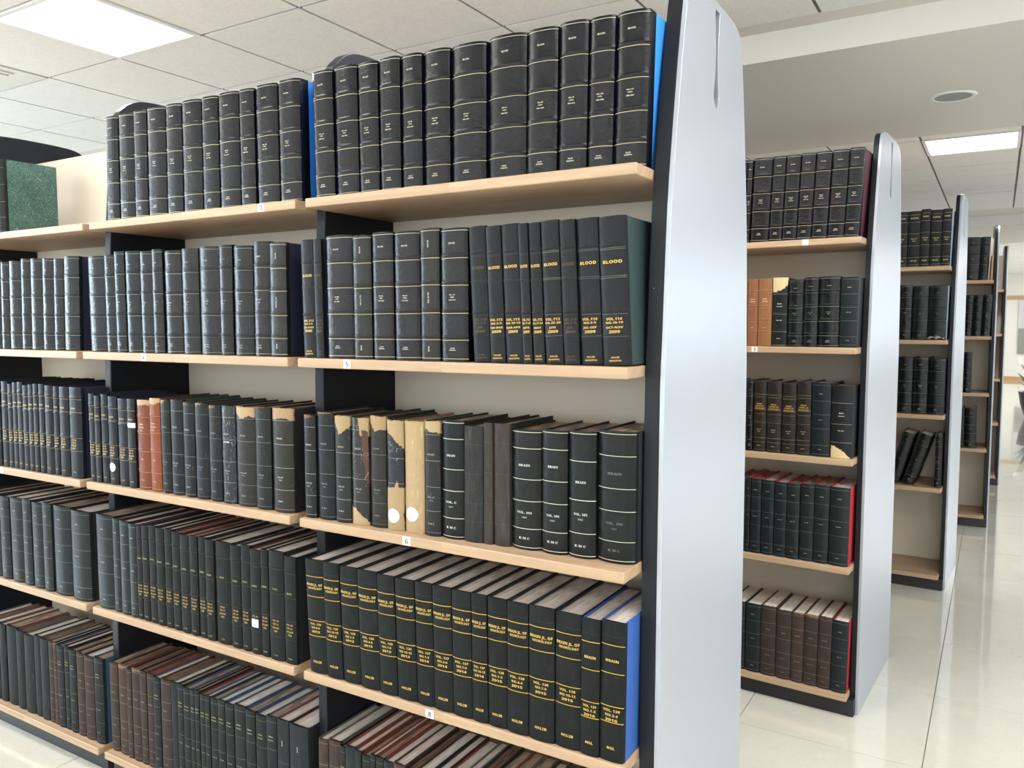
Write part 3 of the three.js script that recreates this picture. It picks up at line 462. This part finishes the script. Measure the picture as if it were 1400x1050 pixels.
// rows of books, measured left to right: x in millimetres of the joints between books (local to the bookcase)
const ROWS = [
  { s: 1, r: 1, b: 1, h: .305, lean: [1, -1.2], rec: [.02, .06], x: [-862, -796, -723, -661, -598, -539, -466, -373, -274, -200, -133, -76, -5], st: 'gggggggggggg', big: 1, d: .24 },
  { s: 1, r: 1, b: 2, h: .305, lean: [-1.2, .5], rec: [.02, .03], x: [-1713, -1653, -1582, -1521, -1438, -1368, -1286, -1218, -1137, -1079, -997, -919], st: 'ggggggggggg', d: .24 },
  { s: 1, r: 2, b: 1, h: .285, lean: [1.2, 1.2], rec: [.012, .012], x: [-863, -822, -795], st: 'BB', big: 1, d: .23 },
  { s: 1, r: 2, b: 1, h: .289, lean: [.4, .2], rec: [.012, .012], x: [-789, -702, -644, -580, -505, -451, -377], st: 'gvggvg', big: 1, d: .24, board: 'navy' },
  { s: 1, r: 2, b: 1, h: .287, lean: [2.8, 2.8], rec: [.015, .02], x: [-369, -326, -288, -246, -223, -195, -153, -117, -69, -12], st: 'BBBBBBBBB', big: 1, d: .24 },
  { s: 1, r: 2, b: 2, h: .288, lean: [.5, -.4], rec: [.01, .01], x: [-1764, -1676, -1623, -1575, -1508, -1448, -1401, -1328, -1256, -1170, -1118, -1043, -980, -920], st: 'llllllllllllv', d: .24 },
  { s: 1, r: 2, b: 3, h: .29, lean: [-2, -2], rec: [.01, .01], x: [-2440, -2370, -2310, -2251, -2205, -2132, -2079, -2006, -1945, -1893, -1812], st: 'llllllllll', d: .24 },
  { s: 1, r: 3, b: 3, h: .285, lean: [-.8, -.8], rec: [.01, .01], x: [-2410, -2370, -2335, -2303, -2270, -2227, -2198, -2166, -2132, -2099, -2068, -2039, -2006, -1959, -1928, -1876, -1808], st: 'nnnnnnnnnnnnnnnn', d: .25 },
  { s: 1, r: 3, b: 2, h: .265, lean: [0, 0], rec: [.01, .014], x: [-1765, -1734, -1706, -1672, -1627, -1575, -1538, -1476, -1427, -1385, -1331, -1282, -1225, -1174, -1119, -1045, -986, -910], st: 'nnnnnnrrwwwwwstwt', d: .21 },
  { s: 1, r: 3, b: 1, h: .262, lean: [0, 0], rec: [.012, .045], x: [-865, -826, -769, -717, -662, -612, -561, -504, -459, -399, -348, -324, -283, -210, -148, -85, -2], st: 'wwtTtPptkoookkkk', big: 1, d: .20 },
  { s: 1, r: 4, b: 3, h: .287, lean: [0, 0], rec: [.008, .008], x: [-2480, -2420, -2370, -2316, -2257, -2172, -2121, -2054, -2002, -1905, -1802], st: 'mmmmmmmmmm', d: .23 },
  { s: 1, r: 4, b: 2, h: .285, lean: [.25, 0], rec: [.008, .008], x: [-1764, -1672, -1637, -1590, -1553, -1528, -1496, -1462, -1424, -1391, -1355, -1312, -1278, -1245, -1210, -1145, -1105, -1069, -1029, -1000, -944, -902], st: 'mmmmccccccccccccccccc', d: .23 },
  { s: 1, r: 4, b: 1, h: .285, lean: [2.6, -.5], rec: [.004, .004], x: [-859, -799, -746, -689, -628, -575, -518, -468, -415, -363, -322, -272, -219, -157, -97, -55, -3], st: 'JJJJJJJJJJJJJJjj', big: 1, d: .235 },
  { s: 1, r: 5, b: 3, h: .28, lean: [0, 0], rec: [.02, .02], x: [-2560, -2510, -2465, -2421, -2379, -2311, -2261, -2199, -2157, -2110, -2076, -2056, -2017, -1985, -1946, -1904, -1852, -1802], st: 'dddddddddbbxxxbbx', d: .195 },
  { s: 1, r: 5, b: 2, h: .29, lean: [0, 0], rec: [.02, .02], x: [-1765, -1722, -1672, -1648, -1607, -1575, -1542, -1509, -1461, -1429, -1403, -1370, -1350, -1330, -1306, -1285, -1251, -1221, -1186, -1141, -1102, -1056, -1017, -972, -902], st: 'bbbbbbxbdxxxxxxxxxxxxxuu', d: .20 },
  { s: 1, r: 5, b: 1, h: .285, lean: [0, 0], rec: [.02, .02], x: [-865, -831, -790, -771, -740, -717, -689, -672, -647, -617, -580, -549, -512, -484, -447, -420, -384, -352, -318, -280, -251, -214, -186, -150, -118, -82, -44, -8], st: 'bbxddxxxdbbdxdbbdxdbddxdbdd', d: .23 },
  { s: 2, r: 1, b: 1, h: .31, lean: [-2, -2.4], rec: [.02, .02], x: [-560, -490, -419, -400, -326, -278, -225, -172, -117, -58, -9], st: 'gggggggggg', d: .24, board: 'maroon' },
  { s: 2, r: 2, b: 1, h: .25, lean: [0, -.5], rec: [.02, .02], x: [-455, -395, -354, -302, -246, -189, -138, -62, -3], st: 'RRRqlllm', d: .20 },
  { s: 2, r: 3, b: 1, h: .265, lean: [0, 0], rec: [.015, .02], x: [-440, -383, -362, -312, -256, -203, -150, -82, -9], st: 'KlKKKKmq', d: .20 },
  { s: 2, r: 4, b: 1, h: .285, lean: [0, -.5], rec: [.012, .012], x: [-430, -381, -365, -323, -275, -228, -181, -130, -77, -9], st: 'mmmmmmmmm', d: .23, board: 'red' },
  { s: 2, r: 5, b: 1, h: .27, lean: [0, -1], rec: [.012, .012], x: [-440, -381, -320, -262, -205, -159, -108, -60, -4], st: 'mmbbbbbm', d: .22, page: 'cream' },
  { s: 3, r: 1, b: 1, h: .3, lean: [0, -.6], rec: [.02, .02], x: [-340, -278, -211, -150, -104, -48, -4], st: 'GGGGGG', d: .24 },
  { s: 3, r: 2, b: 1, h: .29, lean: [-.6, -.6], rec: [.02, .02], x: [-300, -235, -174, -95, -8], st: 'llll', d: .24, board: 'paleBlue' },
  { s: 3, r: 3, b: 1, h: .3, lean: [0, 0], rec: [.03, .03], x: [-300, -234, -158, -85, -6], st: 'llll', d: .24 },
  { s: 4, r: 1, b: 1, h: .3, lean: [-2, -2], rec: [.02, .02], x: [-250, -180, -85, -30], st: 'lll', d: .24, board: 'paleBlue' },
  { s: 4, r: 2, b: 1, h: .29, lean: [-1.5, -1.5], rec: [.02, .02], x: [-215, -165, -117, -60, -8], st: 'llll', d: .24, board: 'paleBlue' },
  { s: 4, r: 3, b: 1, h: .29, lean: [0, 0], rec: [.02, .02], x: [-210, -163, -109], st: 'll', d: .22 },
  { s: 4, r: 4, b: 1, h: .29, lean: [1, 1], rec: [.02, .02], x: [-172, -141, -65], st: 'll', d: .22 },
];
const INFO = {  // what is lettered on, or stuck to, single books: 'stack row bay index'
  '1 2 1 0': { vol: 112, no: 'NO.1-5', mon: 'JUL-AUG', year: 2008 }, '1 2 1 1': { vol: 112, no: 'NO.6-9', mon: 'SEP-OCT', year: 2008, faint: 1 },
  '1 2 1 8': { vol: 113, no: 'NO.1-4', mon: 'JAN', year: 2009, faint: 1 }, '1 2 1 9': { vol: 113, no: 'NO.5-9', mon: 'FEB-MAR', year: 2009 }, '1 2 1 10': { vol: 113, no: 'NO.10-16', mon: 'MAR-APR', year: 2009 }, '1 2 1 11': { vol: 113, no: 'NO.17-20', mon: 'APR', year: 2009 }, '1 2 1 12': { vol: 113, no: 'NO.21-24', mon: 'MAY', year: 2009 }, '1 2 1 13': { vol: 113, no: 'NO.25-26', mon: 'JUN', year: 2009, rules: 1.6 }, '1 2 1 14': { vol: 114, no: 'NO.1-4', mon: 'JUL', year: 2009, faint: 1 }, '1 2 1 15': { vol: 114, no: 'NO.5-9', mon: 'JUL-SEP', year: 2009, rules: 1.4 }, '1 2 1 16': { vol: 114, no: 'NO.10-19', mon: 'OCT-NOV', year: 2009, rules: 1.7 },
  '1 3 1 0': { vol: 90, year: 1967 }, '1 3 1 1': { vol: 91, year: 1968 }, '1 3 1 2': { vol: 92, year: 1969 }, '1 3 1 3': { vol: 94, year: 1971 }, '1 3 1 4': { vol: 95, year: 1972 },
  '1 3 1 5': { round: .0165, roundAt: .865, roundDx: -.001 }, '1 3 1 6': { round: .0165, roundAt: .83, roundDx: -.002 }, '1 3 1 7': { vol: 97, year: 1974 }, '1 3 1 8': { volText: 'VOL. C', year: 1977 },
  '1 3 1 12': { vol: 103, year: 1980 }, '1 3 1 13': { vol: 104, year: 1981 }, '1 3 1 14': { vol: 105, year: 1982, rules: [.02, .235, .54, .54, .80, .975] }, '1 3 1 15': { vol: 106, year: 1983, faint: 1, rules: [.02, .185, .43, .60, .83, .975] },
  '1 3 2 3': { round: .0135, roundAt: .80 }, '1 3 2 5': { paperLabel: 1 }, '1 4 2 17': { square: .7 },
  '2 2 1 3': { patch: 'head' }, '2 3 1 7': { patch: 'foot' },
};
[[135, 'NO.8-9', 2012], [135, 'NO.10-12', 2012], [136, 'NO.1-3', 2013], [136, 'NO.4-6', 2013], [136, 'NO.7-9', 2013], [136, 'NO.10-12', 2013], [137, 'NO.1-3', 2014], [137, 'NO.4-6', 2014], [137, 'NO.7-9', 2014], [137, 'NO.10-12', 2014], [138, 'NO.1-3', 2015], [138, 'NO.4-6', 2015], [138, 'NO.7-9', 2015], [138, 'NO.10-12', 2015], [139, 'NO.1-2', 2016], [139, 'NO.3-4', 2016]].forEach(([vol, no, year], i) => { INFO[`1 4 1 ${i}`] = { vol, no, year }; });
const SHELF = ['top', 'second', 'third', 'fourth', 'bottom'], CASE = ['first', 'second', 'third', 'fourth'], REF = ['silver end panel', 'first black upright', 'second black upright'];
const shelfTotal = {}; for (const q of ROWS) { const k = `${q.s} ${q.r} ${q.b}`; shelfTotal[k] = (shelfTotal[k] ?? 0) + q.st.length; }
shelfTotal['4 1 1'] += 1;
const shelfUsed = {};
for (const q of ROWS) {
  const n = q.st.length, key = `${q.s} ${q.r} ${q.b}`;
  for (let i = 0; i < n; i++) {
    const idx = shelfUsed[key] ?? 0; shelfUsed[key] = idx + 1;
    const t = n > 1 ? i / (n - 1) : 0, st = q.st[i], xl = q.x[i] / 1000 + .0006, xr = q.x[i + 1] / 1000 - .0006, last = i === n - 1;
    const place = WORDS[shelfTotal[key] - 1 - idx];
    const label = `${STYLES[st].look}, ${place} from ${REF[q.b - 1]}, ${SHELF[q.r - 1]} shelf, ${CASE[q.s - 1]} bookcase`;
    makeBook({ s: q.s, r: q.r, st, x: (xl + xr) / 2, w: xr - xl, h: q.h + (st === 'g' || st === 'J' || st === 'B' ? rr(-.0015, .0015) : rr(-.006, .004)), d: q.d + rr(-.004, .004), lean: q.lean[0] + (q.lean[1] - q.lean[0]) * t, rec: q.rec[0] + (q.rec[1] - q.rec[0]) * t + rr(0, .003), big: q.big, board: q.board ?? (q.s === 2 && q.r === 5 && last ? 'red' : undefined), page: q.page,
      label, group: `books on the ${SHELF[q.r - 1]} shelf of the ${CASE[q.s - 1]} bookcase`, info: INFO[`${key} ${idx}`] });
  }
}
// the far bookcase: two volumes slumped to the right against a thin upright one
for (const [st, x, w, lean, rec] of [['l', -.205, .06, -15, .04], ['l', -.125, .06, -17, .035], ['l', -.022, .03, 0, .03]])
  makeBook({ s: 3, r: 4, st, x, w, h: .285, d: .22, lean, rec, label: lean ? (x < -.2 ? 'slumped black volume leaning on another slumped volume, fourth shelf, third bookcase' : 'slumped black volume leaning towards thin upright one, fourth shelf, third bookcase') : 'thin upright black volume beside end panel, fourth shelf, third bookcase', group: 'books on the fourth shelf of the third bookcase' });
makeBook({ s: 4, r: 1, st: 'p', x: -.013, w: .012, h: .17, d: .2, lean: -1, rec: .02, label: 'slim pale booklet, first from silver end panel, top shelf, fourth bookcase', group: 'books on the top shelf of the fourth bookcase' });
// marbled volume alone at the end of the third bay, top shelf
makeBook({ s: 1, r: 1, st: 'w', x: -2.33, w: .06, h: .25, d: .19, lean: 0, rec: .025, board: 'marble', label: 'dark volume with green marbled boards standing alone on top shelf', group: 'books on the top shelf of the first bookcase', boardLabel: 'green marbled paper cover' });
makeBook({ s: 1, r: 1, st: 'w', x: -2.40, w: .055, h: .25, d: .19, lean: 0, rec: .025, label: 'dark volume tucked behind the green marbled one, top shelf', group: 'books on the top shelf of the first bookcase' });

// ------------------------------------------------------------ small things
{ // crumpled paper lying in front of the books, third bookcase
  const kase = cases[2], t = thing('paper_scrap', 'crumpled tan paper scrap on second shelf of third bookcase', 'paper', null);
  const g = new THREE.PlaneGeometry(.085, .03, 14, 6), p = g.attributes.position; for (let i = 0; i < p.count; i++) { const x = p.getX(i), y = p.getY(i); p.setXYZ(i, x, .004 + .009 * Math.abs(Math.sin(x * 90 + y * 40)) + .012 * (y + .015) / .03 * (1 - Math.abs(x) / .06), -y + .004 * Math.sin(x * 130)); } g.computeVertexNormals();
  mesh('sheet', g, M.paper, t); kase.updateMatrixWorld(); t.position.copy(new THREE.Vector3(-.055, H[1], -.012).applyMatrix4(kase.matrixWorld)); t.rotation.y = kase.rotation.y;
}
{ // potted lily far down the aisle
  const t = thing('potted_lily', 'white flowering lily in dark purple pot far down the aisle', 'plant', null, [1.13, 0, -13.2]);
  const pot = new THREE.LatheGeometry([[0, 0], [.13, 0], [.16, .05], [.21, .22], [.235, .38], [.245, .40], [.235, .41], [.215, .40], [.20, .36], [0, .35]].map(([a, b]) => new THREE.Vector2(a, b)), 32); mesh('pot', pot, M.purple, t);
  const soil = new THREE.CylinderGeometry(.2, .2, .01, 24); soil.translate(0, .36, 0); mesh('soil', soil, M.soil, t);
  const leafShape = (len, wid, droop) => { const g = new THREE.PlaneGeometry(1, 1, 4, 12), p = g.attributes.position; for (let i = 0; i < p.count; i++) { const v = p.getY(i) + .5, u = p.getX(i) * 2, ww = wid * Math.pow(Math.sin(Math.PI * Math.min(1, v * .94 + .03)), .8) / 2; p.setXYZ(i, u * ww, len * v - droop * v * v, .25 * len * v + droop * 1.1 * v * v + Math.abs(u) * ww * .35); } g.computeVertexNormals(); return g; };
  for (let k = 0; k < 22; k++) { const m = mesh('leaf', leafShape(rr(.28, .46), rr(.07, .12), rr(.05, .2)), M.leafGreen, t); m.position.set(rr(-.06, .06), .35, rr(-.06, .06)); m.rotation.y = k * 2.4; }
  for (const [dx, dz, hh, ry] of [[-.14, .1, .66, -1.1], [.1, .05, .74, .8], [.02, -.12, .7, 2.6]]) {
    const c = new THREE.CatmullRomCurve3([new THREE.Vector3(dx * .2, .35, dz * .2), new THREE.Vector3(dx * .5, hh * .75, dz * .5), new THREE.Vector3(dx, hh, dz)]);
    const f = mesh('flower', new THREE.TubeGeometry(c, 12, .007, 6), M.leafGreen, t);
    // the spathe: a flared cone open on one side
    const N = 28, K = 10, pos = [], idx = [];
    for (let j = 0; j <= K; j++) for (let i = 0; i <= N; i++) { const v = j / K, a = -2.75 + 5.5 * i / N, r = .018 + .085 * Math.pow(v, 1.7), tip = .11 * Math.pow(v, 2) * Math.pow(Math.max(0, Math.cos(a)), 3); pos.push((r + tip) * Math.cos(a), .2 * v + tip * .7 - .02 * v * v * (1 - Math.cos(a)), (r) * Math.sin(a)); }
    for (let j = 0; j < K; j++) for (let i = 0; i < N; i++) { const q = j * (N + 1) + i; idx.push(q, q + N + 1, q + 1, q + 1, q + N + 1, q + N + 2); }
    const g = new THREE.BufferGeometry(); g.setAttribute('position', new THREE.Float32BufferAttribute(pos, 3)); g.setIndex(idx); g.computeVertexNormals(); g.rotateY(ry + Math.PI); g.translate(dx, hh - .01, dz); mesh('spathe', g, M.petal, f);
    const sp = new THREE.CapsuleGeometry(.009, .1, 4, 8); sp.translate(dx, hh + .09, dz); mesh('spadix', sp, M.spadix, f);
  }
}
renderer.render(scene, camera);
